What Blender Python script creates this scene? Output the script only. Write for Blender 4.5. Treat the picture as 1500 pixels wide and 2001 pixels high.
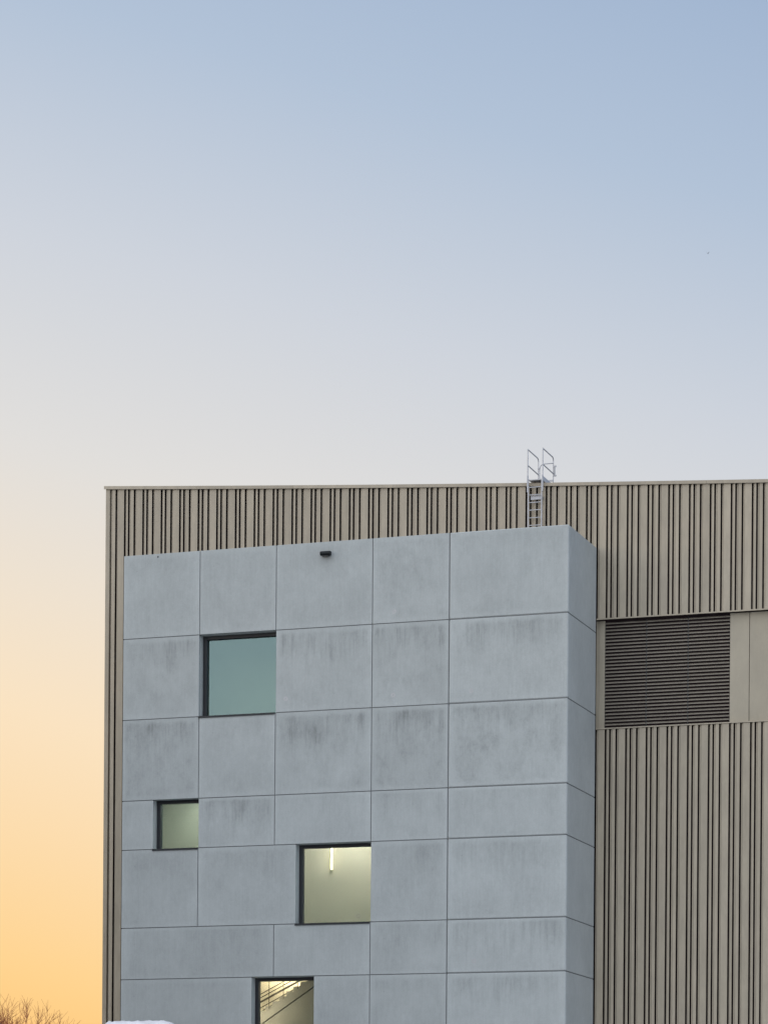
import bpy, bmesh, math, random
from mathutils import Matrix, Vector

sc = bpy.context.scene
C = sc.collection
for o in list(bpy.data.objects):
    bpy.data.objects.remove(o, do_unlink=True)

# ---------------------------------------------------------------- camera
# x runs along the facade (0 = right front corner of the concrete tower), y goes into the building, z is up, metres
cd = bpy.data.cameras.new('camera')
cam = bpy.data.objects.new('camera', cd)
C.objects.link(cam)
cd.sensor_width = 36.0
cd.lens = 102.98                      # telephoto, level, with a vertical shift (verticals stay parallel)
cd.shift_y = 0.6833
cd.clip_end = 6000
cam.matrix_world = (Matrix.Translation((27.958, -100.374, 1.6)) @ Matrix.Rotation(math.radians(19.0724), 4, 'Z')
                    @ Matrix.Rotation(math.pi / 2, 4, 'X') @ Matrix.Rotation(0.00747, 4, 'Z'))
sc.camera = cam

# ---------------------------------------------------------------- sky
SUN_AZ = 79.0                         # sunset glow, degrees left of +Y
world = bpy.data.worlds.new('World')
sc.world = world
world.use_nodes = True
nt = world.node_tree
bg = nt.nodes['Background']
def N(t, kind, **kw):
    n = t.nodes.new(kind)
    for k, v in kw.items():
        setattr(n, k, v)
    return n
def math_node(t, op, a, b=None, clamp=False):
    n = N(t, 'ShaderNodeMath', operation=op, use_clamp=clamp)
    for i, v in enumerate((a, b)):
        if v is None: continue
        if isinstance(v, (int, float)): n.inputs[i].default_value = v
        else: t.links.new(v, n.inputs[i])
    return n.outputs[0]
def lin(c):
    return tuple(((v / 255) / 12.92 if v / 255 <= 0.04045 else ((v / 255 + 0.055) / 1.055) ** 2.4) for v in c)
tc = N(nt, 'ShaderNodeTexCoord')
sep = N(nt, 'ShaderNodeSeparateXYZ')
nt.links.new(tc.outputs['Generated'], sep.inputs[0])
elev = math_node(nt, 'MULTIPLY', math_node(nt, 'ARCSINE', sep.outputs[2]), 180 / math.pi)
flat = N(nt, 'ShaderNodeVectorMath', operation='MULTIPLY')
nt.links.new(tc.outputs['Generated'], flat.inputs[0]); flat.inputs[1].default_value = (1, 1, 0)
nrm = N(nt, 'ShaderNodeVectorMath', operation='NORMALIZE'); nt.links.new(flat.outputs[0], nrm.inputs[0])
dot = N(nt, 'ShaderNodeVectorMath', operation='DOT_PRODUCT'); nt.links.new(nrm.outputs[0], dot.inputs[0])
dot.inputs[1].default_value = (-math.sin(math.radians(SUN_AZ)), math.cos(math.radians(SUN_AZ)), 0)
away = math_node(nt, 'MULTIPLY', math_node(nt, 'SUBTRACT', 1.0, dot.outputs['Value']), 16.5)
# towards the zenith the azimuth stops mattering
hor = math_node(nt, 'SQRT', math_node(nt, 'SUBTRACT', 1.0, math_node(nt, 'MULTIPLY', sep.outputs[2], sep.outputs[2])))
tt = math_node(nt, 'ADD', elev, math_node(nt, 'MULTIPLY', away, hor))
tt = math_node(nt, 'DIVIDE', math_node(nt, 'SUBTRACT', tt, 6.47 - 10.0), 100.0, clamp=True)   # ramp position = (t + 10) / 100
ramp = N(nt, 'ShaderNodeValToRGB')
stops = [(0, (236, 160, 84)), (10, (248, 186, 104)), (13.7, (255, 204, 131)), (14.7, (255, 211, 144)), (19.6, (251, 227, 194)),
         (22, (239, 226, 209)), (24.4, (226, 223, 220)), (28.1, (207, 212, 221)), (32, (179, 195, 216)), (36.1, (158, 179, 208)),
         (48, (150, 172, 204)), (70, (141, 164, 199)), (100, (132, 156, 194))]
cr = ramp.color_ramp
while len(cr.elements) < len(stops): cr.elements.new(0.5)
for e, (p, c) in zip(cr.elements, stops):
    e.position = p / 100; e.color = (*lin(c), 1)
nt.links.new(tt, ramp.inputs[0])
nish = N(nt, 'ShaderNodeTexSky', sky_type='NISHITA', sun_disc=False)
nish.sun_elevation = math.radians(3.0)
nish.sun_rotation = math.radians(-SUN_AZ)
mix = N(nt, 'ShaderNodeMixRGB', blend_type='ADD')
mix.inputs[0].default_value = 0.012
nt.links.new(ramp.outputs[0], mix.inputs[1]); nt.links.new(nish.outputs[0], mix.inputs[2])
nt.links.new(mix.outputs[0], bg.inputs[0])
bg.inputs[1].default_value = 0.97

# ---------------------------------------------------------------- light: very soft skylight from the front left (no sun disc, dusk)
sd = bpy.data.lights.new('sun', 'SUN')
sd.energy = 2.55
sd.angle = math.radians(128)
sd.color = (1.0, 0.985, 0.95)
sun = bpy.data.objects.new('sun', sd)
C.objects.link(sun)
sun.rotation_euler = Vector((0.03, 0.68, -0.68)).to_track_quat('-Z', 'Y').to_euler()

vs = sc.view_settings
vs.view_transform = 'Standard'; vs.look = 'None'; vs.exposure = 0; vs.gamma = 1
try: vs.use_curve_mapping = False
except Exception: pass
sc.render.engine = 'CYCLES'
sc.cycles.max_bounces = 8
sc.cycles.use_denoising = True
sc.cycles.sample_clamp_indirect = 4

# ---------------------------------------------------------------- materials
def base_mat(name, col, rough=0.6, metal=0.0, spec=0.5):
    m = bpy.data.materials.new(name); m.use_nodes = True
    b = m.node_tree.nodes['Principled BSDF']
    b.inputs['Base Color'].default_value = (*col, 1)
    b.inputs['Roughness'].default_value = rough
    b.inputs['Metallic'].default_value = metal
    b.inputs['Specular IOR Level'].default_value = spec
    return m, m.node_tree, b
def noise(t, vec, scale, detail=4, rough=0.6, mapscale=(1, 1, 1), offset=None):
    mp = N(t, 'ShaderNodeMapping'); mp.inputs['Scale'].default_value = mapscale
    t.links.new(vec, mp.inputs['Vector'])
    if offset is not None: t.links.new(offset, mp.inputs['Location'])
    n = N(t, 'ShaderNodeTexNoise'); n.inputs['Scale'].default_value = scale
    n.inputs['Detail'].default_value = detail; n.inputs['Roughness'].default_value = rough
    t.links.new(mp.outputs[0], n.inputs['Vector'])
    return n.outputs['Fac']
def remap(t, v, a, b, c, d):
    n = N(t, 'ShaderNodeMapRange', interpolation_type='SMOOTHSTEP')
    t.links.new(v, n.inputs[0])
    for i, x in enumerate((a, b, c, d)): n.inputs[i + 1].default_value = x
    return n.outputs[0]
def mul_color(t, col, fac):
    n = N(t, 'ShaderNodeVectorMath', operation='SCALE')
    if isinstance(col, tuple): n.inputs[0].default_value = col
    else: t.links.new(col, n.inputs[0])
    t.links.new(fac, n.inputs['Scale'])
    return n.outputs[0]

def worn_mat(name, col, rough, metal, amount, scale=3.0, stretch=0.25, spec=0.5):
    """painted sheet metal: slight per-piece tone, faint run marks and dust"""
    m, t, b = base_mat(name, col, rough, metal, spec)
    co = N(t, 'ShaderNodeTexCoord'); oi = N(t, 'ShaderNodeObjectInfo')
    off = N(t, 'ShaderNodeCombineXYZ')
    t.links.new(math_node(t, 'MULTIPLY', oi.outputs['Random'], 40.0), off.inputs[0])
    t.links.new(math_node(t, 'MULTIPLY', oi.outputs['Random'], 17.0), off.inputs[2])
    n1 = noise(t, co.outputs['Object'], scale, 5, 0.65, (1, 1, stretch), off.outputs[0])
    n2 = noise(t, co.outputs['Object'], scale * 9, 3, 0.6, (1, 1, 0.15), off.outputs[0])
    f = math_node(t, 'ADD', remap(t, n1, 0.3, 0.75, 1 - amount, 1 + amount * 0.5), math_node(t, 'MULTIPLY', math_node(t, 'SUBTRACT', n2, 0.5), amount * 0.9))
    f = math_node(t, 'MULTIPLY', f, math_node(t, 'ADD', math_node(t, 'MULTIPLY', oi.outputs['Random'], amount * 1.1), 1 - amount * 0.55))
    t.links.new(mul_color(t, col, f), b.inputs['Base Color'])
    t.links.new(remap(t, n1, 0.2, 0.8, rough - 0.08, rough + 0.1), b.inputs['Roughness'])
    return m

def concrete_mat():
    """smooth precast concrete; object colour: R = damp streaks under the top edge, G = blotches, B = tone, on the front with painted left-to-right shading"""
    m, t, b = base_mat('precast_concrete', (0.4, 0.4, 0.4), 0.82, 0, 0.3)
    co = N(t, 'ShaderNodeTexCoord'); oi = N(t, 'ShaderNodeObjectInfo')
    oc = N(t, 'ShaderNodeSeparateColor'); t.links.new(oi.outputs['Color'], oc.inputs[0])
    off = N(t, 'ShaderNodeCombineXYZ')
    for k, s in enumerate((61.0, 23.0, 37.0)):
        t.links.new(math_node(t, 'MULTIPLY', oi.outputs['Random'], s), off.inputs[k])
    O = co.outputs['Object']; G = co.outputs['Generated']
    so = N(t, 'ShaderNodeSeparateXYZ'); t.links.new(O, so.inputs[0])
    sg = N(t, 'ShaderNodeSeparateXYZ'); t.links.new(G, sg.inputs[0])
    # cast skin: paler border kept clean by the formwork edge
    wob = noise(t, O, 2.2, 3, 0.6, (1, 1, 1), off.outputs[0])
    def edge(s):
        d = math_node(t, 'MINIMUM', s, math_node(t, 'SUBTRACT', 1.0, s))
        d = math_node(t, 'ADD', d, math_node(t, 'MULTIPLY', math_node(t, 'SUBTRACT', wob, 0.5), 0.10))
        return remap(t, d, 0.015, 0.085, 0.0, 1.0)
    inset = math_node(t, 'MULTIPLY', edge(sg.outputs[0]), edge(sg.outputs[2]))
    # streaks (local z is 0 at the panel's top edge, negative below)
    big = noise(t, O, 0.9, 4, 0.6, (1, 1, 0.5), off.outputs[0])
    str1 = noise(t, O, 2.6, 6, 0.7, (1.6, 1, 0.13), off.outputs[0])
    str2 = noise(t, O, 8.0, 4, 0.65, (1.6, 1, 0.10), off.outputs[0])
    depth = math_node(t, 'ADD', so.outputs[2], math_node(t, 'MULTIPLY', math_node(t, 'SUBTRACT', str1, 0.5), 2.6))
    top = remap(t, depth, -1.35, -0.05, 0.0, 1.0)
    streak = math_node(t, 'MULTIPLY', top, remap(t, str1, 0.32, 0.66, 0.25, 1.0))
    streak = math_node(t, 'MULTIPLY', streak, remap(t, big, 0.34, 0.62, 0.25, 1.0))
    streak = math_node(t, 'MULTIPLY', streak, remap(t, str2, 0.3, 0.7, 0.55, 1.15))
    # blotches
    bl = noise(t, O, 1.7, 7, 0.68, (1, 1, 0.62), off.outputs[0])
    bl2 = noise(t, O, 6.5, 5, 0.7, (1.2, 1, 0.7), off.outputs[0])
    blot = math_node(t, 'MULTIPLY', remap(t, bl, 0.38, 0.74, 0.0, 1.0), remap(t, bl2, 0.32, 0.68, 0.45, 1.1))
    dark = math_node(t, 'ADD', math_node(t, 'MULTIPLY', streak, oc.outputs[0]), math_node(t, 'MULTIPLY', blot, oc.outputs[1]))
    dark = math_node(t, 'MULTIPLY', dark, math_node(t, 'ADD', math_node(t, 'MULTIPLY', inset, 0.85), 0.15))
    fine = noise(t, O, 22, 4, 0.7, (1, 1, 0.8), off.outputs[0])
    run = noise(t, O, 14, 3, 0.6, (1.5, 1, 0.06), off.outputs[0])
    cloud = noise(t, O, 0.55, 3, 0.5, (1, 1, 1), off.outputs[0])
    f = math_node(t, 'SUBTRACT', 1.0, math_node(t, 'MULTIPLY', dark, 0.36))
    f = math_node(t, 'ADD', f, math_node(t, 'MULTIPLY', math_node(t, 'SUBTRACT', fine, 0.5), 0.25))
    mid = noise(t, O, 4.2, 6, 0.72, (1.3, 1, 0.8), off.outputs[0])
    f = math_node(t, 'ADD', f, math_node(t, 'MULTIPLY', math_node(t, 'SUBTRACT', mid, 0.5), 0.24))
    f = math_node(t, 'ADD', f, math_node(t, 'MULTIPLY', math_node(t, 'SUBTRACT', run, 0.5), 0.15))
    f = math_node(t, 'ADD', f, math_node(t, 'MULTIPLY', math_node(t, 'SUBTRACT', cloud, 0.5), 0.32))
    f = math_node(t, 'ADD', f, math_node(t, 'MULTIPLY', math_node(t, 'SUBTRACT', 1.0, inset), 0.04))
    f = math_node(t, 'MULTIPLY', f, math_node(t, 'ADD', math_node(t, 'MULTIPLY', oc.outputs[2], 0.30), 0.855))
    # pinholes
    vor = N(t, 'ShaderNodeTexVoronoi'); vor.inputs['Scale'].default_value = 0.9
    t.links.new(O, vor.inputs['Vector'])
    pin = remap(t, vor.outputs['Distance'], 0.016, 0.046, 0.70, 1.0)
    f = math_node(t, 'MULTIPLY', f, pin)
    t.links.new(mul_color(t, (0.384, 0.411, 0.412), f), b.inputs['Base Color'])
    bp = N(t, 'ShaderNodeBump'); bp.inputs['Strength'].default_value = 0.25; bp.inputs['Distance'].default_value = 0.01
    t.links.new(fine, bp.inputs['Height']); t.links.new(bp.outputs[0], b.inputs['Normal'])
    return m

M = {}
M['concrete'] = concrete_mat()
M['slat'] = worn_mat('taupe_sheet_metal', (0.395, 0.342, 0.262), 0.5, 0.0, 0.14)
M['panel'] = worn_mat('taupe_flat_panel', (0.382, 0.338, 0.260), 0.5, 0.0, 0.10, 1.2, 0.6)
M['louvre'] = worn_mat('louvre_metal', (0.235, 0.205, 0.165), 0.45, 0.0, 0.10)
M['membrane'] = base_mat('black_membrane', (0.026, 0.017, 0.019), 0.9, 0, 0.1)[0]
M['seal'] = base_mat('joint_sealant', (0.16, 0.165, 0.17), 0.8)[0]
M['anthracite'] = worn_mat('anthracite_frame', (0.012, 0.014, 0.018), 0.5, 0.0, 0.15)
M['galv'] = worn_mat('galvanised_steel', (0.48, 0.485, 0.51), 0.5, 0.3, 0.15, 6.0, 0.6)
M['lampblack'] = worn_mat('dark_lamp_housing', (0.008, 0.011, 0.013), 0.5, 0.0, 0.15, 3.0, 0.25, 0.25)
M['roof'] = base_mat('roof_membrane', (0.16, 0.16, 0.165), 0.9)[0]
M['paint'] = worn_mat('cream_wall_paint', (0.78, 0.73, 0.63), 0.8, 0.0, 0.05, 0.8, 1.0)
M['stairconc'] = worn_mat('stair_concrete', (0.30, 0.295, 0.285), 0.8, 0.0, 0.08)
M['railsteel'] = worn_mat('rail_steel', (0.05, 0.045, 0.04), 0.5, 0.0, 0.1)
M['mortar'] = worn_mat('anchor_mortar', (0.46, 0.465, 0.47), 0.85, 0.0, 0.12, 9.0, 1.0)
M['bark'] = worn_mat('glow_tinted_bark', (0.58, 0.22, 0.10), 0.85, 0.0, 0.3, 4.0, 1.0)  # sunset backlight on the twigs is put into the bark colour
M['blockwall'] = worn_mat('dark_render', (0.12, 0.118, 0.11), 0.85, 0.0, 0.1, 0.6, 1.0)
M['feather'] = base_mat('dark_plumage', (0.05, 0.05, 0.055), 0.8)[0]

def glass_mat(refl):
    m = bpy.data.materials.new('green_tinted_glass'); m.use_nodes = True; t = m.node_tree
    t.nodes.clear()
    out = N(t, 'ShaderNodeOutputMaterial'); mx = N(t, 'ShaderNodeMixShader')
    tr = N(t, 'ShaderNodeBsdfTransparent'); tr.inputs[0].default_value = (0.76, 0.80, 0.73, 1)
    gl = N(t, 'ShaderNodeBsdfGlossy'); gl.inputs['Roughness'].default_value = 0.02; gl.inputs[0].default_value = (0.64, 0.91, 1.0, 1)
    fr = N(t, 'ShaderNodeLayerWeight'); fr.inputs[0].default_value = 0.3
    f = math_node(t, 'ADD', math_node(t, 'MULTIPLY', fr.outputs['Fresnel'], 0.5), refl, clamp=True)
    t.links.new(f, mx.inputs[0]); t.links.new(tr.outputs[0], mx.inputs[1]); t.links.new(gl.outputs[0], mx.inputs[2])
    t.links.new(mx.outputs[0], out.inputs[0])
    return m
M['glass'] = glass_mat(0.096)
def emit_mat(name, col, s):
    m, t, b = base_mat(name, col, 0.4)
    b.inputs['Emission Color'].default_value = (*col, 1); b.inputs['Emission Strength'].default_value = s
    return m
M['tube'] = emit_mat('lit_tube', (1.0, 0.88, 0.64), 10.0)

def tarp_mat():
    m, t, b = base_mat('white_tarpaulin', (0.74, 0.73, 0.74), 0.55)
    co = N(t, 'ShaderNodeTexCoord')
    n = noise(t, co.outputs['Object'], 2.2, 5, 0.6)
    t.links.new(mul_color(t, (0.8, 0.78, 0.80), remap(t, n, 0.3, 0.7, 0.8, 1.0)), b.inputs['Base Color'])
    bp = N(t, 'ShaderNodeBump'); bp.inputs['Strength'].default_value = 0.6; bp.inputs['Distance'].default_value = 0.05
    t.links.new(n, bp.inputs['Height']); t.links.new(bp.outputs[0], b.inputs['Normal'])
    return m
M['tarp'] = tarp_mat()
def ground_mat():
    m, t, b = base_mat('paved_ground', (0.2, 0.2, 0.19), 0.9)
    co = N(t, 'ShaderNodeTexCoord')
    n = noise(t, co.outputs['Object'], 0.05, 8, 0.65)
    t.links.new(mul_color(t, (0.36, 0.355, 0.34), remap(t, n, 0.3, 0.7, 0.75, 1.15)), b.inputs['Base Color'])
    return m
M['ground'] = ground_mat()

# ---------------------------------------------------------------- helpers
def tag(o, label, cat, group=None):
    o['label'] = label; o['category'] = cat
    if group: o['group'] = group
    return o
def thing(name, loc, label, cat, group=None):
    o = bpy.data.objects.new(name, None); C.objects.link(o); o.location = loc
    o.empty_display_size = 0.5
    return tag(o, label, cat, group)
def link(name, me, mat, parent=None, loc=(0, 0, 0)):
    o = bpy.data.objects.new(name, me); C.objects.link(o)
    if mat is not None and len(me.materials) == 0: me.materials.append(mat)
    o.parent = parent; o.location = loc
    return o
def mesh_of(bm, name):
    bmesh.ops.recalc_face_normals(bm, faces=bm.faces[:])
    me = bpy.data.meshes.new(name); bm.to_mesh(me); bm.free()
    return me
def add_box(bm, x0, x1, y0, y1, z0, z1):
    v = [bm.verts.new(p) for p in ((x0, y0, z0), (x1, y0, z0), (x1, y1, z0), (x0, y1, z0), (x0, y0, z1), (x1, y0, z1), (x1, y1, z1), (x0, y1, z1))]
    for f in ((0, 1, 5, 4), (1, 2, 6, 5), (2, 3, 7, 6), (3, 0, 4, 7), (4, 5, 6, 7), (3, 2, 1, 0)):
        bm.faces.new([v[i] for i in f])
def bevel(bm, w, seg=1):
    bmesh.ops.recalc_face_normals(bm, faces=bm.faces[:])
    bmesh.ops.bevel(bm, geom=bm.edges[:], offset=w, segments=seg, affect='EDGES', profile=0.5)
def box(name, x0, x1, y0, y1, z0, z1, mat, parent=None, loc=None, bev=0.0):
    """box given in the parent's frame, its origin at loc (default: its bottom centre)"""
    if loc is None: loc = ((x0 + x1) / 2, (y0 + y1) / 2, z0)
    bm = bmesh.new()
    add_box(bm, x0 - loc[0], x1 - loc[0], y0 - loc[1], y1 - loc[1], z0 - loc[2], z1 - loc[2])
    if bev: bevel(bm, bev)
    return link(name, mesh_of(bm, name), mat, parent, loc)
def add_prism(bm, prof, axis, a, b):
    """extrude a closed 2D profile along an axis: 'z' -> (x,y), 'x' -> (y,z)"""
    def p(u, w, t): return (u, w, t) if axis == 'z' else ((t, u, w) if axis == 'x' else (u, t, w))
    A = [bm.verts.new(p(u, w, a)) for u, w in prof]; B = [bm.verts.new(p(u, w, b)) for u, w in prof]
    n = len(prof)
    for i in range(n): bm.faces.new((A[i], A[(i + 1) % n], B[(i + 1) % n], B[i]))
    bm.faces.new(A[::-1]); bm.faces.new(B)
def add_tube(bm, pts, r, n=8, cap=True):
    pts = [Vector(p) for p in pts]; rings = []
    rs = r if isinstance(r, (list, tuple)) else [r] * len(pts)
    up = None
    for i, p in enumerate(pts):
        d = (pts[min(i + 1, len(pts) - 1)] - pts[max(i - 1, 0)]).normalized()
        if up is None: up = d.orthogonal().normalized()
        u = (up - d * up.dot(d)); u = u.normalized() if u.length > 1e-6 else d.orthogonal().normalized()
        up = u; w = d.cross(u)
        rings.append([bm.verts.new(p + (u * math.cos(2 * math.pi * k / n) + w * math.sin(2 * math.pi * k / n)) * rs[i]) for k in range(n)])
    for A, B in zip(rings, rings[1:]):
        for k in range(n): bm.faces.new((A[k], A[(k + 1) % n], B[(k + 1) % n], B[k]))
    if cap and n > 2:
        bm.faces.new(rings[0][::-1]); bm.faces.new(rings[-1])
def tube(name, pts, r, mat, parent, n=8):
    bm = bmesh.new(); add_tube(bm, pts, r, n)
    return link(name, mesh_of(bm, name), mat, parent)

# ---------------------------------------------------------------- ground
bm = bmesh.new()
bmesh.ops.create_grid(bm, x_segments=1, y_segments=1, size=3000)
g = link('ground', mesh_of(bm, 'ground'), M['ground']); g['kind'] = 'structure'

# ---------------------------------------------------------------- the clad hall
D = 3.824                                   # plane of the cladding's outer caps
XL, XR = -19.732, 11.6
hall = thing('industrial_hall', (XL, D, 0), 'tall industrial hall clad in taupe vertical metal ribs rising behind the concrete tower', 'building')
hx, hy = XL, D                              # parts are given in world metres, minus the hall's base
def roof_z(x):                              # top of the coping: it falls, flattening slightly, to the right
    u = x + 19.788
    return 29.764 - 0.0722 * u + 0.00031 * u * u
def hbox(name, x0, x1, y0, y1, z0, z1, mat, bev=0.0, parent=None):
    return box(name, x0 - hx, x1 - hx, y0 - hy, y1 - hy, z0, z1, mat, parent or hall, None, bev)

PER, A0 = 0.7722, -18.956
KIND = ((0.0, 0.092, 0.165), (0.165, 0.285, 0.405), (0.405, 0.520, 0.7722))   # groove start, cap start, cap end
SLOT, FLOOR, BACK = 0.052, 0.058, 0.34
def slat_prof(a, c, e):
    s = a + SLOT
    b = 0.006
    return [(s - a, FLOOR), (c - a, FLOOR), (c - a, b), (c - a + b, 0), (e - a - b, 0), (e - a, b), (e - a, 0.014), (c - a + 0.012, 0.014), (c - a + 0.012, FLOOR + 0.012), (s - a, FLOOR + 0.012)]
SLAT = {}
def slat(kind, x, z0, ztop):
    a, c, e = KIND[kind]
    key = (kind, round(z0, 2), round(ztop, 2))
    if key not in SLAT:
        bm = bmesh.new(); add_prism(bm, slat_prof(a, c, e), 'z', 0, ztop - z0)
        SLAT[key] = mesh_of(bm, 'slat')
    return link('slat', SLAT[key], M['slat'], hall, (x + a - hx, 0, z0))
Z_UP, Z_LO = 23.44, 19.362                  # undersides of the upper cladding / top of the lower cladding
TOWER_L = -17.219
for k in range(-1, 38):
    x = A0 + k * PER
    for j in range(3):
        a = x + KIND[j][0]; e = x + KIND[j][2]
        if k == -1 and j == 0: continue                                         # taken by the corner trim
        if e > XR - 0.15: continue
        zt = roof_z((a + e) / 2) - 0.100
        if a < -0.2:
            z0 = 0 if a < TOWER_L + 0.6 else 24.6                                # behind the tower nothing shows below its roof
            slat(j, x, z0, zt)
        else:
            slat(j, x, Z_UP, zt)
            slat(j, x, 0, Z_LO)
# wide flat corner trim at the hall's free corner
hbox('corner_trim', XL, -19.562, D, D + 0.29, 0, roof_z(XL) - 0.08, M['slat'], 0.006)
# dark wall behind the slats, following the roof line
bm = bmesh.new()
n = 40
for i in range(n):
    xa = XL + 0.03 + (XR - XL - 0.03) * i / n; xb = XL + 0.03 + (XR - XL - 0.03) * (i + 1) / n
    v = [bm.verts.new(p) for p in ((xa - hx, BACK, 0), (xb - hx, BACK, 0), (xb - hx, BACK, roof_z(xb) - 0.06), (xa - hx, BACK, roof_z(xa) - 0.06))]
    bm.faces.new(v)
bmesh.ops.remove_doubles(bm, verts=bm.verts[:], dist=1e-4)
r = bmesh.ops.extrude_face_region(bm, geom=bm.faces[:])
bmesh.ops.translate(bm, verts=[e for e in r['geom'] if isinstance(e, bmesh.types.BMVert)], vec=(0, 0.2, 0))
link('backing_wall', mesh_of(bm, 'backing_wall'), M['membrane'], hall)
# coping: folded sheet along the sloping parapet, in lengths
def coping(xa, xb, gap=0.006):
    bm = bmesh.new(); m_ = 8; rings = []
    for i in range(m_ + 1):
        x = xa + (xb - xa - gap) * i / m_; z = roof_z(x)
        rings.append([bm.verts.new((x - hx, y, z + dz)) for y, dz in ((-0.058, -0.122), (-0.058, 0.0), (0.47, -0.02), (0.47, -0.03), (-0.050, -0.012), (-0.050, -0.122))])
    for A, B in zip(rings, rings[1:]):
        for q in range(6): bm.faces.new((A[q], A[(q + 1) % 6], B[(q + 1) % 6], B[q]))
    bm.faces.new(rings[0][::-1]); bm.faces.new(rings[-1])
    return link('coping', mesh_of(bm, 'coping'), M['slat'], hall)
xs = [-19.79, -15.9, -11.9, -7.9, -3.9, 0.1, 4.1, 8.1, XR + 0.05]
for a, b in zip(xs, xs[1:]): coping(a, b)
# side walls, back and roof
hbox('side_wall', XL + 0.002, XL + 0.2, D + 0.295, D + 45, 0, 29.4, M['slat'])
hbox('side_wall', XR - 0.14, XR, D + 0.002, D + 45, 0, 27.5, M['slat'])
hbox('rear_wall', XL + 0.21, XR - 0.15, D + 44.8, D + 45, 0, 27.4, M['slat'])
bm = bmesh.new()
v = [bm.verts.new(p) for p in ((0.2, 0.52, roof_z(XL) - 0.7), (XR - 0.15 - hx, 0.52, roof_z(XR) - 0.7), (XR - 0.15 - hx, 44.7, roof_z(XR) - 0.7), (0.2, 44.7, roof_z(XL) - 0.7))]
bm.faces.new(v)
r = bmesh.ops.extrude_face_region(bm, geom=bm.faces[:])
bmesh.ops.translate(bm, verts=[e for e in r['geom'] if isinstance(e, bmesh.types.BMVert)], vec=(0, 0, -0.3))
link('roof', mesh_of(bm, 'roof'), M['roof'], hall)
# the recessed band: flashings, louvres, flat panels
hbox('flashing', 0.015, XR - 0.145, D - 0.03, D + 0.02, 23.39, 23.437, M['slat'], 0.004)
bm = bmesh.new()
add_prism(bm, [(-0.030, 19.367), (-0.030, 19.405), (0.29, 19.409), (0.29, 19.401), (-0.022, 19.397), (-0.022, 19.367)], 'x', 0.010 - hx, XR - 0.145 - hx)
link('flashing', mesh_of(bm, 'flashing'), M['slat'], hall)
PB = D + 0.25                               # face of the flat panels
hbox('flat_panel', 0.045, 0.268, PB, PB + 0.08, 19.412, 23.392, M['panel'], 0.006)
hbox('cover_strip', -0.06, 0.043, PB + 0.012, PB + 0.09, 19.412, 23.392, M['panel'])
px = [4.945, 5.668, 7.30, 8.93, 10.4, XR - 0.15]
for a, b in zip(px, px[1:]):
    hbox('flat_panel', a, b - 0.02, PB, PB + 0.08, 19.412, 23.392, M['panel'], 0.006)
PITCH, NB = 0.1285, 31
lv = bmesh.new()
wl = (4.940 - 0.272) / 3
th = 0.012
add_prism(lv, [(0, 0), (0, 0.027), (0.095, 0.088), (0.095, 0.082), (0.006, 0.023), (0.006, 0)], 'x', 0.006, wl - 0.006)
BLADE = mesh_of(lv, 'blade')
for i in range(3):
    x0 = 0.272 + i * wl
    bm = bmesh.new()                        # narrow posts and a dark box behind the blades
    add_box(bm, 0, 0.018, 0.025, 0.14, 0, 3.97)
    add_box(bm, wl - 0.018, wl, 0.025, 0.14, 0, 3.97)
    add_box(bm, 0.018, wl - 0.018, 0.12, 0.135, 0, 3.97)
    louvre = link('louvre', mesh_of(bm, 'louvre'), M['anthracite'], hall, (x0 - hx, PB + 0.015 - hy, 19.41))
    for k in range(NB):
        z = 0.0 + k * PITCH
        if z + 0.10 < 3.99: link('blade', BLADE, M['louvre'], louvre, (0, 0, z))

# ---------------------------------------------------------------- the concrete stair tower
ROWS = [26.054, 22.934, 19.902, 16.875, 15.040, 12.120, 10.200, 7.29, 5.455, 2.535, 0.0]
COLS = [-17.219, -14.140, -11.110, -7.362, -4.440, 0.0]
TH, GAP = 0.15, 0.030
tower = thing('stair_tower', (-8.6, 0, 0), 'grey concrete panel stair tower standing in front of the ribbed hall', 'building')
tx = -8.6
def panel(x0, x1, z0, z1, col, right_edge=False):
    g2 = GAP / 2
    xa = x0 + (g2 if x0 > COLS[0] + .01 else 0); xb = x1 - (0 if right_edge else g2)
    za = z0 + (g2 if z0 > 0.01 else 0); zb = z1 - (g2 if z1 < ROWS[0] - .01 else 0)
    o = box('concrete_panel', xa - tx, xb - tx, 0, TH, za, zb, M['concrete'], tower, (xa - tx, 0, zb), 0.028 if right_edge else 0.008)
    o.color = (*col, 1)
    return o
W = [(-14.130, -11.118, 19.905, 22.930), (-15.950, -14.140, 15.040, 16.890), (-10.250, -7.368, 12.120, 15.040), (-11.950, -9.535, 7.29, 10.190)]
def tone(r_, g_, b_): return (r_, g_, b_)
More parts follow.
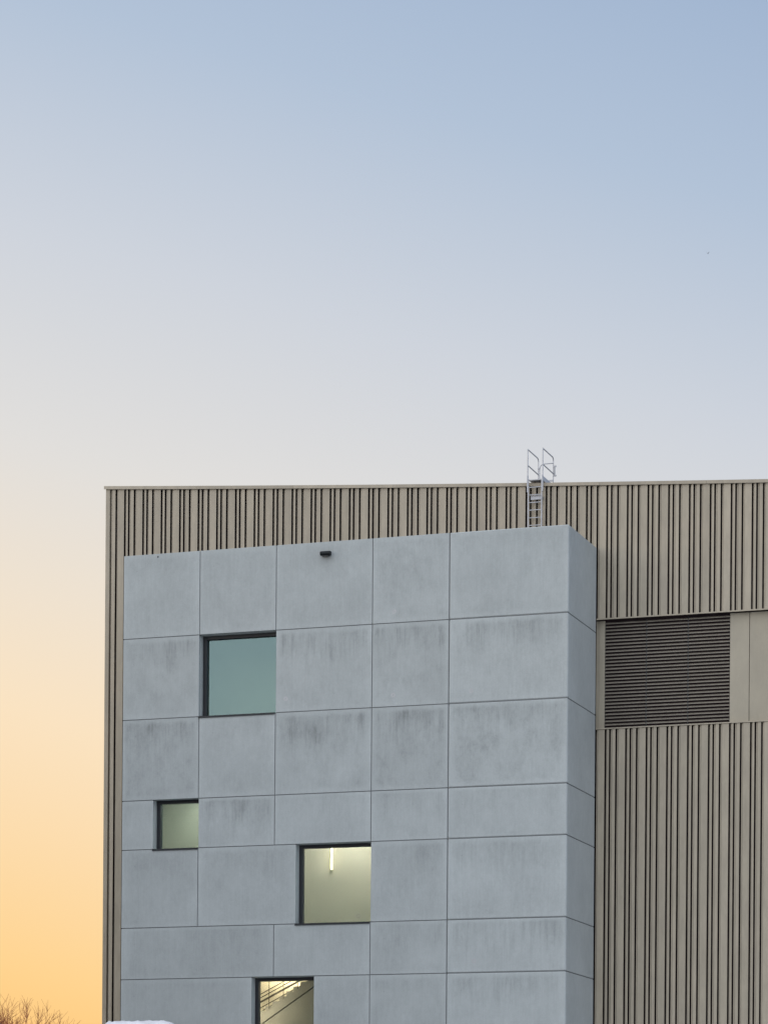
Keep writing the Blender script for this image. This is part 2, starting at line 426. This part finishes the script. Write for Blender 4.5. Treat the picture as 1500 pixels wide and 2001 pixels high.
LAYOUT = [  # per row: list of (x0, x1, streaks, blotches, tone with the facade's darker-left shading painted in)
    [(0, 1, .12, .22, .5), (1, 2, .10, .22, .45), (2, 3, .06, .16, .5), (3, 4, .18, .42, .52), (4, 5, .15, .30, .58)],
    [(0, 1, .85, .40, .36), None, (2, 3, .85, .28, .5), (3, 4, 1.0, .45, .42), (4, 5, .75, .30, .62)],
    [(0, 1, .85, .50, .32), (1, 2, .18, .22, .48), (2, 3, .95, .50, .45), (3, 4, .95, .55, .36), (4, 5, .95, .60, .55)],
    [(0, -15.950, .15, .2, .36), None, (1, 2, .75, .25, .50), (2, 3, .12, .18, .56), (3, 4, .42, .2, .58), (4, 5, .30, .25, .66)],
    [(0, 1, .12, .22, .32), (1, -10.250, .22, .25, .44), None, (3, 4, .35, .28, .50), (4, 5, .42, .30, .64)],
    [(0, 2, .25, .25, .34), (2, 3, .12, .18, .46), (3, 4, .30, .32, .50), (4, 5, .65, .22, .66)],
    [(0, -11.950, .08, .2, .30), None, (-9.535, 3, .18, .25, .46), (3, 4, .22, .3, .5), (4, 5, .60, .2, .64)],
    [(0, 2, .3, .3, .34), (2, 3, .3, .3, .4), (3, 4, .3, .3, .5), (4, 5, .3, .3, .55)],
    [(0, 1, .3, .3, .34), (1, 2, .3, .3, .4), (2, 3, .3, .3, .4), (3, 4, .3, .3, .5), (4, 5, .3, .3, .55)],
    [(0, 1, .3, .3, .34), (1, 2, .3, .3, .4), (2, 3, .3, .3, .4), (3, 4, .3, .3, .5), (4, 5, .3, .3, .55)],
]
seal = bmesh.new()
def strip(x0, x1, z0, z1):
    add_box(seal, x0 - tx, x1 - tx, 0.022, 0.06, z0, z1)
PAN = {}
for i, row in enumerate(LAYOUT):
    zt, zb = ROWS[i], ROWS[i + 1]
    for c in row:
        if c is None: continue
        x0 = COLS[c[0]] if isinstance(c[0], int) else c[0]
        x1 = COLS[c[1]] if isinstance(c[1], int) else c[1]
        right = abs(x1) < 1e-6
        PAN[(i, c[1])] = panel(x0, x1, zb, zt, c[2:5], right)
        if not right and not any(abs(x1 - w[0]) < .03 and w[2] < (zt + zb) / 2 < w[3] for w in W):
            strip(x1 - GAP / 2 + .0015, x1 + GAP / 2 - .0015, zb + GAP / 2, zt - GAP / 2)
    if i < len(LAYOUT) - 1:                                                     # horizontal joint under the row, left out where a window starts or ends
        cuts = [(w[0], w[1]) for w in W if abs(w[2] - zb) < .03 or abs(w[3] - zb) < .03]
        x = COLS[0] + 0.03
        for a, b in sorted(cuts) + [(-0.03, None)]:
            strip(x, a, zb - GAP / 2 + .0015, zb + GAP / 2 - .0015)
            x = b
# side face: one panel per storey row, after the front panel's edge and a joint
SX0, SX1 = TH + 0.045, D + 0.012
for i in range(len(ROWS) - 1):
    zt, zb = ROWS[i], ROWS[i + 1]
    za = zb + (GAP / 2 if zb > .01 else 0); zc = zt - (GAP / 2 if i else 0)
    for side in (0, 1):
        if side == 0: xa, xb = -TH - 0.012, -0.012
        else: xa, xb = COLS[0], COLS[0] + TH
        o = box('concrete_panel', xa - tx, xb - tx, SX0, SX1, za, zc, M['concrete'], tower, (xa - tx, SX0, zc), 0.010)
        o.color = (0.14, 0.26, 0.42, 1)
    if i < len(ROWS) - 2:
        add_box(seal, -0.10 - tx, -0.036 - tx, SX0, SX1, zb - GAP / 2 + .0015, zb + GAP / 2 - .0015)
        add_box(seal, COLS[0] + .03 - tx, COLS[0] + .1 - tx, SX0, SX1, zb - GAP / 2 + .0015, zb + GAP / 2 - .0015)
add_box(seal, -0.12 - tx, -0.040 - tx, TH + .001, SX0 - .001, 0, ROWS[0] - 0.02)
add_box(seal, COLS[0] + .03 - tx, COLS[0] + .12 - tx, TH + .001, SX0 - .001, 0, ROWS[0] - 0.02)
link('joint_seal', mesh_of(seal, 'joint_seal'), M['seal'], tower)
# formwork anchor plugs: faint mortar rings on the faces
def ring_mesh(r0, r1, y0, y1, n=18):
    bm = bmesh.new(); R = []
    for k in range(n):
        a = 2 * math.pi * k / n
        R.append([bm.verts.new((r * math.cos(a), y, r * math.sin(a))) for r, y in ((r0, y0), (r1, y0), (r1, y1), (r0, y1))])
    for k in range(n):
        A, B = R[k], R[(k + 1) % n]
        for q in range(4): bm.faces.new((A[q], A[(q + 1) % 4], B[(q + 1) % 4], B[q]))
    return mesh_of(bm, 'anchor_plug')
PLUG = ring_mesh(0.028, 0.085, -0.0015, 0.02)
for key, x, z in (((0, 4), -6.525, 23.343), ((1, 4), -6.541, 20.322), ((1, 5), -3.589, 20.32), ((1, 3), -10.7, 20.4), ((5, 5), -3.4, 10.62)):
    p = PAN[key]
    link('anchor_plug', PLUG, M['mortar'], p, (x - tx - p.location.x, 0, z - p.location.z))
# a small open anchor hole near the top left corner
p = PAN[(0, 1)]
bm = bmesh.new()
bmesh.ops.create_cone(bm, cap_ends=True, segments=12, radius1=0.032, radius2=0.032, depth=0.012, matrix=Matrix.Rotation(math.pi / 2, 4, 'X'))
link('anchor_hole', mesh_of(bm, 'anchor_hole'), M['anthracite'], p, (-15.838 - tx - p.location.x, 0.003, 25.942 - p.location.z))

# roof slab, inner rooms
def tbox(name, x0, x1, y0, y1, z0, z1, mat, bev=0.0, parent=None):
    return box(name, x0 - tx, x1 - tx, y0, y1, z0, z1, mat, parent or tower, None, bev)
tbox('roof_slab', COLS[0] + TH + .02, -TH - .03, TH + .005, D - .01, 24.95, 25.25, M['roof'])
IY = 3.42
tbox('interior_wall', COLS[0] + TH + .02, -TH - .03, IY, IY + 0.2, 0, 24.94, M['paint'])
tbox('floor_slab', COLS[0] + TH + .02, -TH - .03, TH + .03, IY - .01, 17.6, 17.9, M['stairconc'])
tbox('floor_slab', COLS[0] + TH + .02, -TH - .03, TH + .03, IY - .01, 11.0, 11.3, M['stairconc'])
tbox('floor_slab', COLS[0] + TH + .02, -TH - .03, TH + .03, IY - .01, 5.6, 5.9, M['stairconc'])
# windows: concrete reveal behind the panel edges, dark frame, pane, projecting sill
for x0, x1, z0, z1 in W:
    RD = 0.33                                                                   # depth of the reveal
    bm = bmesh.new()
    fl, fr, ft, fb = 0.150, 0.055, 0.125, 0.055
    ya, yb = RD, RD + 0.16
    add_box(bm, x0 - tx, x0 + fl - tx, ya, yb, z0, z1)
    add_box(bm, x1 - fr - tx, x1 - tx, ya, yb, z0, z1)
    add_box(bm, x0 + fl - tx, x1 - fr - tx, ya + .002, yb, z1 - ft, z1)
    add_box(bm, x0 + fl - tx, x1 - fr - tx, ya + .002, yb, z0, z0 + fb)
    w = link('window', mesh_of(bm, 'window'), M['anthracite'], tower)
    bm = bmesh.new()
    add_box(bm, x0 + fl - .005 - tx, x1 - fr + .005 - tx, RD + 0.12, RD + 0.128, z0 + fb - .005, z1 - ft + .005)
    link('pane', mesh_of(bm, 'pane'), M['glass'], w)
    bm = bmesh.new(); e = 0.14
    add_box(bm, x0 - e - tx, x0 - tx, TH + .002, yb + .01, z0 - e, z1 + e)
    add_box(bm, x1 - tx, x1 + e - tx, TH + .002, yb + .01, z0 - e, z1 + e)
    add_box(bm, x0 - tx, x1 - tx, TH + .002, yb + .01, z1, z1 + e)
    add_box(bm, x0 - tx, x1 - tx, TH + .002, yb + .01, z0 - e, z0 - .002)
    rv = link('reveal', mesh_of(bm, 'reveal'), M['concrete'], w); rv.color = (0, .2, .45, 1)
    bm = bmesh.new()
    add_prism(bm, [(-0.035, z0 - 0.055), (-0.035, z0 + 0.012), (RD, z0 + 0.03), (RD, z0 + .004), (0.0, z0 - 0.012), (-0.004, z0 - 0.055)], 'x', x0 - 0.03 - tx, x1 - 0.012 - tx)
    link('sill', mesh_of(bm, 'sill'), M['anthracite'], w)
    if z0 == 12.120:
        bm = bmesh.new()
        st = ring_mesh(0.055, 0.075, -0.001, 0.001)
        link('ring_sticker', st, M['stairconc'], w, (-7.976 - tx, RD + 0.118, 12.393))
# the lit tube behind the third window
def tube_lamp(x, z, label, length=0.86):
    t = thing('tube_lamp', (x, IY, z), label, 'lamp')
    bm = bmesh.new(); add_box(bm, -0.045, 0.045, -0.05, -0.002, -0.03, length + 0.03); bevel(bm, 0.006)
    link('housing', mesh_of(bm, 'housing'), M['paint'], t)
    tube('diffuser', [(0, -0.075, 0), (0, -0.075, length)], 0.032, M['tube'], t, 10)
    return t
tube_lamp(-10.10, 14.49, 'lit vertical tube lamp seen behind the glass of the lamp-lit window')
# battens added to light the rooms, under the landings' ceilings: above the window heads, so only their light is seen from outside
M['fitting'] = emit_mat('added_warm_batten', (1.0, 0.80, 0.62), 150.0)
M['fitting2'] = emit_mat('added_neutral_batten', (1.0, 0.93, 0.92), 240.0)
M['fitting3'] = emit_mat('added_cool_batten', (0.84, 0.96, 1.0), 165.0)
def added_ceiling_batten(x, y, z, length, mat, label):
    t = thing('added_ceiling_batten', (x, y, z), label, 'lamp')
    bm = bmesh.new(); add_box(bm, -length / 2 - .03, length / 2 + .03, -0.11, 0.11, -0.05, -0.001)
    link('housing', mesh_of(bm, 'housing'), M['paint'], t)
    bm = bmesh.new(); add_box(bm, -length / 2, length / 2, -0.10, 0.10, -0.085, -0.051)
    link('diffuser', mesh_of(bm, 'diffuser'), mat, t)
added_ceiling_batten(-11.4, 3.2, 11.0, 2.0, M['fitting'], 'added unseen ceiling lamp above the window that shows the stairs')
added_ceiling_batten(-9.0, 2.2, 17.6, 2.2, M['fitting2'], 'added unseen ceiling lamp above the lamp-lit window')
added_ceiling_batten(-15.0, 1.9, 17.6, 0.6, M['fitting3'], 'added unseen ceiling lamp above the smallest window')

t = thing('added_fill_lamp', (-12.55, TH + .01, 8.4), 'added unseen fill lamp inside the tower just left of the window that shows the stairs', 'lamp')  # unseen fill light added for the front of the stairs
bm = bmesh.new(); add_box(bm, -0.09, 0.09, 0.0, 0.05, -0.03, 1.53)
link('housing', mesh_of(bm, 'housing'), M['paint'], t)
bm = bmesh.new(); add_box(bm, -0.07, 0.07, 0.051, 0.085, 0, 1.5)
link('diffuser', mesh_of(bm, 'diffuser'), M['fitting'], t)

# staircase behind the lowest window
stair = thing('staircase', (-12.11, 1.8, 9.07), 'concrete staircase with steel railings seen through the lowest window', 'stairs')
SY0, SY1 = 1.80, 3.05
RUN, RISE = 0.2755, 0.182
prof = []
N0, N1 = -6, 9
for k in range(N0, N1):
    prof += [(k * RUN, k * RISE), (k * RUN, (k + 1) * RISE)]
xe = N1 * RUN - RUN
prof += [(xe + RUN, N1 * RISE), (xe + RUN, N1 * RISE - 0.36), (N0 * RUN + .22, N0 * RISE - 0.20)]
bm = bmesh.new()
add_prism(bm, prof, 'y', 0.0, SY1 - SY0)
link('flight', mesh_of(bm, 'flight'), M['stairconc'], stair)
bm = bmesh.new()
zl = N0 * RISE - 0.20
add_prism(bm, [(N0 * RUN + .22, zl - 0.03), (xe + RUN, N1 * RISE - 0.39), (xe + RUN, 5.95 - 9.07), (N0 * RUN + .22, 5.95 - 9.07)], 'y', 0.06, 0.2)
link('spandrel', mesh_of(bm, 'spandrel'), M['stairconc'], stair)
def on(x, z, y=-0.06): return (x + 12.11, y, z - 9.07)
for x, z in ((-11.95, 9.26), (-11.38, 9.62), (-10.81, 10.0), (-12.52, 8.9)):
    tube('baluster', [on(x, z - .12), on(x, z + 1.0)], 0.014, M['railsteel'], stair, 6)
def rail(x0, z0, x1, z1, r, y): tube('handrail', [on(x0, z0, y), on(x1, z1, y)], r, M['railsteel'], stair, 6)
for dz, r in ((0.0, 0.018), (-0.14, 0.018), (-0.30, 0.036), (-0.52, 0.018), (-0.66, 0.014)):
    rail(-13.2, 9.63 + dz, -10.7, 9.63 + dz + 2.5 * 0.50, r, 1.3)
bm = bmesh.new()
add_prism(bm, [(0, 0), (3.2, 2.0), (3.2, 1.78), (0.30, 0)], 'y', 0, 0.012)
link('stringer', mesh_of(bm, 'stringer'), M['paint'], stair, on(-12.6, 14.1, 1.606))
# ---------------------------------------------------------------- floodlight
fl = thing('wall_floodlight', (-9.145, 0, 25.60), 'small black wall floodlight mounted high on the concrete tower', 'floodlight')
bm = bmesh.new()
add_prism(bm, [(-0.20, -0.05), (-0.215, 0.0), (-0.19, 0.075), (-0.03, 0.085), (-0.03, -0.06), (-0.12, -0.085)], 'x', -0.195, 0.195); bevel(bm, 0.012)
link('housing', mesh_of(bm, 'housing'), M['lampblack'], fl)
bm = bmesh.new(); add_box(bm, -0.10, 0.10, -0.06, 0.0, -0.05, 0.05); bevel(bm, 0.008)
link('bracket', mesh_of(bm, 'bracket'), M['anthracite'], fl)
bm = bmesh.new(); add_box(bm, -0.13, 0.13, -0.185, -0.06, -0.094, -0.078)
link('lens', mesh_of(bm, 'lens'), M['anthracite'], fl)
# ---------------------------------------------------------------- roof ladder
LX0, LX1, LY = -2.570, -2.055, D - 0.20
lad = thing('roof_ladder', (-2.3125, LY, 25.25), 'galvanised roof access ladder with guard rails standing on the tower against the hall', 'ladder')
def L(x, y, z): return (x + 2.3125, y - LY, z - 25.25)
for x in (LX0, LX1):
    bm = bmesh.new(); add_box(bm, -0.016, 0.016, -0.03, 0.03, 0, 28.72 - 25.25)
    link('stile', mesh_of(bm, 'stile'), M['galv'], lad, L(x, LY, 25.25))
bm = bmesh.new(); add_box(bm, -0.24, 0.24, -0.016, 0.016, -0.016, 0.016); bevel(bm, 0.006)
RUNG = mesh_of(bm, 'rung')
for k in range(11): link('rung', RUNG, M['galv'], lad, L(-2.3125, LY, 28.404 - k * 0.282))
# wall bracket plate between two rungs, with stand-off arms
bm = bmesh.new(); add_box(bm, -0.175, 0.215, 0.04, 0.058, -0.075, 0.075); add_box(bm, -0.175, 0.215, 0.02, 0.04, 0.055, 0.075); add_box(bm, -0.175, 0.215, 0.02, 0.04, -0.075, -0.055)
br = link('wall_bracket', mesh_of(bm, 'wall_bracket'), M['galv'], lad, L(-2.3125, LY, 28.02))
for x in (-0.262, 0.262):
    bm = bmesh.new(); add_box(bm, x - .012, x + .012, 0.03, 0.199, -0.025, 0.025)
    link('arm', mesh_of(bm, 'arm'), M['galv'], br)
# walk-through guards
GX = (-2.600, -2.022)
YB = 5.035
for x in GX:
    tube('guard_post', [L(x, LY, 28.30), L(x, LY, 29.83)], 0.021, M['galv'], lad, 8)
    tube('guard_post', [L(x, YB, 28.05), L(x, YB, 29.70)], 0.019, M['galv'], lad, 8)
    tube('guard_rail', [L(x, LY, 29.81), L(x, YB - .12, 29.81), L(x, YB - .03, 29.775), L(x, YB, 29.70)], 0.021, M['galv'], lad, 8)
    tube('guard_rail', [L(x, LY, 29.225), L(x, YB, 29.215)], 0.021, M['galv'], lad, 8)
    bm = bmesh.new(); add_box(bm, -0.02, 0.02, -0.04, 0.04, 0, 0.62); bevel(bm, .004)
    link('splice_plate', mesh_of(bm, 'splice_plate'), M['galv'], lad, L(x + (0.0 if x < -2.3 else -0.01), LY - .005, 28.22))
bm = bmesh.new(); add_box(bm, LX0 + 2.3125 + .02, LX1 + 2.3125 - .02, -0.02, YB - LY - 0.05, 0, 0.03)
for k in range(12): add_box(bm, LX0 + 2.3125 + .03, LX1 + 2.3125 - .03, 0.02 + k * .11, 0.06 + k * .11, 0.031, 0.036)
link('platform', mesh_of(bm, 'platform'), M['galv'], lad, L(-2.3125, LY, 28.655))
bm = bmesh.new(); add_box(bm, -0.006, 0.006, 0.0, YB - LY - .05, 0, 0.16)
link('toe_board', mesh_of(bm, 'toe_board'), M['galv'], lad, L(LX1 + .012, LY + .02, 28.66))
gate = tube('gate', [L(GX[1], YB - .02, 29.60), L(-2.38, YB - .02, 29.60), L(-2.47, YB - .02, 29.57), L(-2.525, YB - .02, 29.50), L(-2.545, YB - .02, 29.40), L(-2.545, YB - .02, 28.95)], 0.018, M['galv'], lad, 8)
bm = bmesh.new(); add_box(bm, L(-2.545, 0, 0)[0], L(GX[1], 0, 0)[0], -0.015, 0.015, -0.03, 0.03)
link('gate_rail', mesh_of(bm, 'gate_rail'), M['galv'], gate, (0, YB - .02 - LY, 28.95 - 25.25))
bm = bmesh.new()
add_tube(bm, [(0.05, 0, 0), (0.05, 0, 0.36)], 0.026, 10); add_box(bm, 0.0, 0.115, -.02, .02, -0.02, 0.03); add_box(bm, 0.0, 0.115, -.02, .02, 0.33, 0.38)
link('spring_hinge', mesh_of(bm, 'spring_hinge'), M['galv'], gate, L(GX[1], YB, 29.13))
bm = bmesh.new(); add_box(bm, -.03, .03, -.04, .03, 0, .05)
link('latch', mesh_of(bm, 'latch'), M['galv'], gate, L(GX[0] + .01, YB, 29.42))

# ---------------------------------------------------------------- white covered stack whose lumpy top edge just enters the frame
random.seed(4)
bm = bmesh.new()
NX, NY = 26, 14
def prof_top(u):                            # outline of the sheet from left (0) to right (1)
    e = min(u, 1 - u)
    z = 1.0 - 0.30 * max(0.0, 1 - e / 0.10) ** 2
    hump = 0.075 * math.exp(-((u - 0.68) / 0.20) ** 2) + 0.012 * math.sin(u * 31) * (u > 0.4) + 0.03 * u * (u < .5)
    return z + hump
tops = []
for j in range(NY):
    vv = j / (NY - 1); r_ = []
    for i in range(NX):
        u = i / (NX - 1)
        z = 7.29 + prof_top(u) * 0.45 - 0.40 - 0.15 * max(0, 1 - min(vv, 1 - vv) / 0.15) ** 2 + random.uniform(-.02, .02) + .018 * math.sin(u * 23 + vv * 9) * (.3 + u)
        r_.append(bm.verts.new(((u - .5) * 2.18, (vv - .5) * 2.2, z)))
    tops.append(r_)
for j in range(NY - 1):
    for i in range(NX - 1): bm.faces.new((tops[j][i], tops[j][i + 1], tops[j + 1][i + 1], tops[j + 1][i]))
rim = [tops[0][i] for i in range(NX)] + [tops[j][-1] for j in range(1, NY)] + [tops[-1][i] for i in range(NX - 2, -1, -1)] + [tops[j][0] for j in range(NY - 2, 0, -1)]
low = [bm.verts.new((v.co.x * (1.0 + random.uniform(0.0, .03)), v.co.y * (1 + random.uniform(0, .03)), 0.0)) for v in rim]
for i in range(len(rim)): bm.faces.new((rim[i], rim[(i + 1) % len(rim)], low[(i + 1) % len(low)], low[i]))
st = link('covered_stack', mesh_of(bm, 'covered_stack'), M['tarp'], None, (-8.53, -17.76, 0))
st.rotation_euler = (0, 0, math.radians(19))
for f in st.data.polygons: f.use_smooth = True
tag(st, 'white sheeted stack with a lumpy top at the foot of the tower left corner', 'covered stack')

# ---------------------------------------------------------------- unseen block added off the left edge to darken the lower panes' reflections and shade the facade
nb = thing('added_shade_block', (-32.5, -35, 0), 'plain dark grey block outside the picture on the left, mirrored in the lower windows', 'building')
bm = bmesh.new(); add_box(bm, -13.5, 13.5, -11, 11, 0, 21)
link('wall', mesh_of(bm, 'wall'), M['blockwall'], nb)
bm = bmesh.new(); add_box(bm, -13.7, 13.7, -11.2, 11.2, 21.0, 21.25)
link('parapet', mesh_of(bm, 'parapet'), M['anthracite'], nb)
bm = bmesh.new()
for k in range(7): add_box(bm, -11.9 + k * 3.6, -9.8 + k * 3.6, 11.003, 11.06, 0.9, 2.5)
me = mesh_of(bm, 'window_band')
for f in range(6): link('window_band', me, M['anthracite'], nb, (0, 0, f * 3.5))

# ---------------------------------------------------------------- bare trees left of the hall
def bare_tree(x, y, h, spread, seed, label):
    rnd = random.Random(seed)
    t = thing('bare_tree', (x, y, 0), label, 'tree', 'bare trees beyond the hall')
    tr = bmesh.new(); tw = bmesh.new()
    def grow(p, d, length, r, lvl):
        n = 3; pts = [p]; rr = [r]
        for k in range(n):
            d = (d + Vector((rnd.uniform(-.16, .16), rnd.uniform(-.16, .16), 0.05 + rnd.uniform(-.05, .12)))).normalized()
            p = p + d * (length / n); pts.append(p); rr.append(r * (1 - .45 * (k + 1) / n))
        add_tube(tr if lvl < 2 else tw, pts, rr, 7 if lvl < 2 else 3, lvl < 2)
        if lvl >= 6: return
        kids = (7, 5, 4, 4, 4, 4)[lvl]
        for k in range(kids):
            q = pts[1 + rnd.randrange(3)] if lvl else pts[2 + rnd.randrange(2)]
            a = rnd.uniform(0, 2 * math.pi); s = rnd.uniform(.35, .85) * spread
            side = d.orthogonal().normalized(); oth = d.cross(side)
            nd = (d + (side * math.cos(a) + oth * math.sin(a)) * s); nd.z = max(nd.z, -.1 + .12 * lvl) + .12
            grow(q, nd.normalized(), length * rnd.uniform(.60, .80), max(rr[-1] * .72, 0.0075), lvl + 1)
        if lvl < 5: grow(pts[-1], d, length * .72, rr[-1], lvl + 1)
    grow(Vector((0, 0, 0)), Vector((rnd.uniform(-.05, .05), 0, 1)), h * .30, h * .020, 0)
    zs = sorted(v.co.z for v in tw.verts); zmax = zs[int(len(zs) * .985)]
    s = h / zmax
    for b_ in (tr, tw): bmesh.ops.scale(b_, vec=(s, s, s), verts=b_.verts[:])
    link('trunk', mesh_of(tr, 'trunk'), M['bark'], t)
    link('crown', mesh_of(tw, 'crown'), M['bark'], t)
    return t
bare_tree(-42.9, 34.2, 11.45, 1.2, 11, 'bare twiggy tree backlit by the sunset, taller one at the picture edge')
bare_tree(-40.1, 35.3, 11.5, 1.1, 29, 'lower bare twiggy tree backlit by the sunset, beside the hall corner')

# ---------------------------------------------------------------- a far bird
bird = thing('bird', (-28.22, 144.72, 83.59), 'tiny dark bird flying in the pale blue sky above the ladder', 'bird')
bird.scale = (0.62,) * 3
import mathutils
bm = bmesh.new()
bmesh.ops.create_uvsphere(bm, u_segments=10, v_segments=8, radius=0.5)
for v in bm.verts:
    x = v.co.z
    taper = 1.0 - 0.55 * max(0, -x) * 2 * .8
    v.co = Vector((v.co.x * .10 * taper, x * .30, v.co.y * .10 * taper))
for s in (-1, 1):
    a = [bm.verts.new(p) for p in ((s * .03, .05, .03), (s * .16, .06, .16), (s * .20, -.02, .24), (s * .12, -.05, .12), (s * .03, -.05, .02))]
    b = [bm.verts.new(v.co + Vector((0, 0, -.012))) for v in a]
    bm.faces.new(a); bm.faces.new(b[::-1])
    for i in range(5): bm.faces.new((a[i], a[(i + 1) % 5], b[(i + 1) % 5], b[i]))
link('body', mesh_of(bm, 'body'), M['feather'], bird)
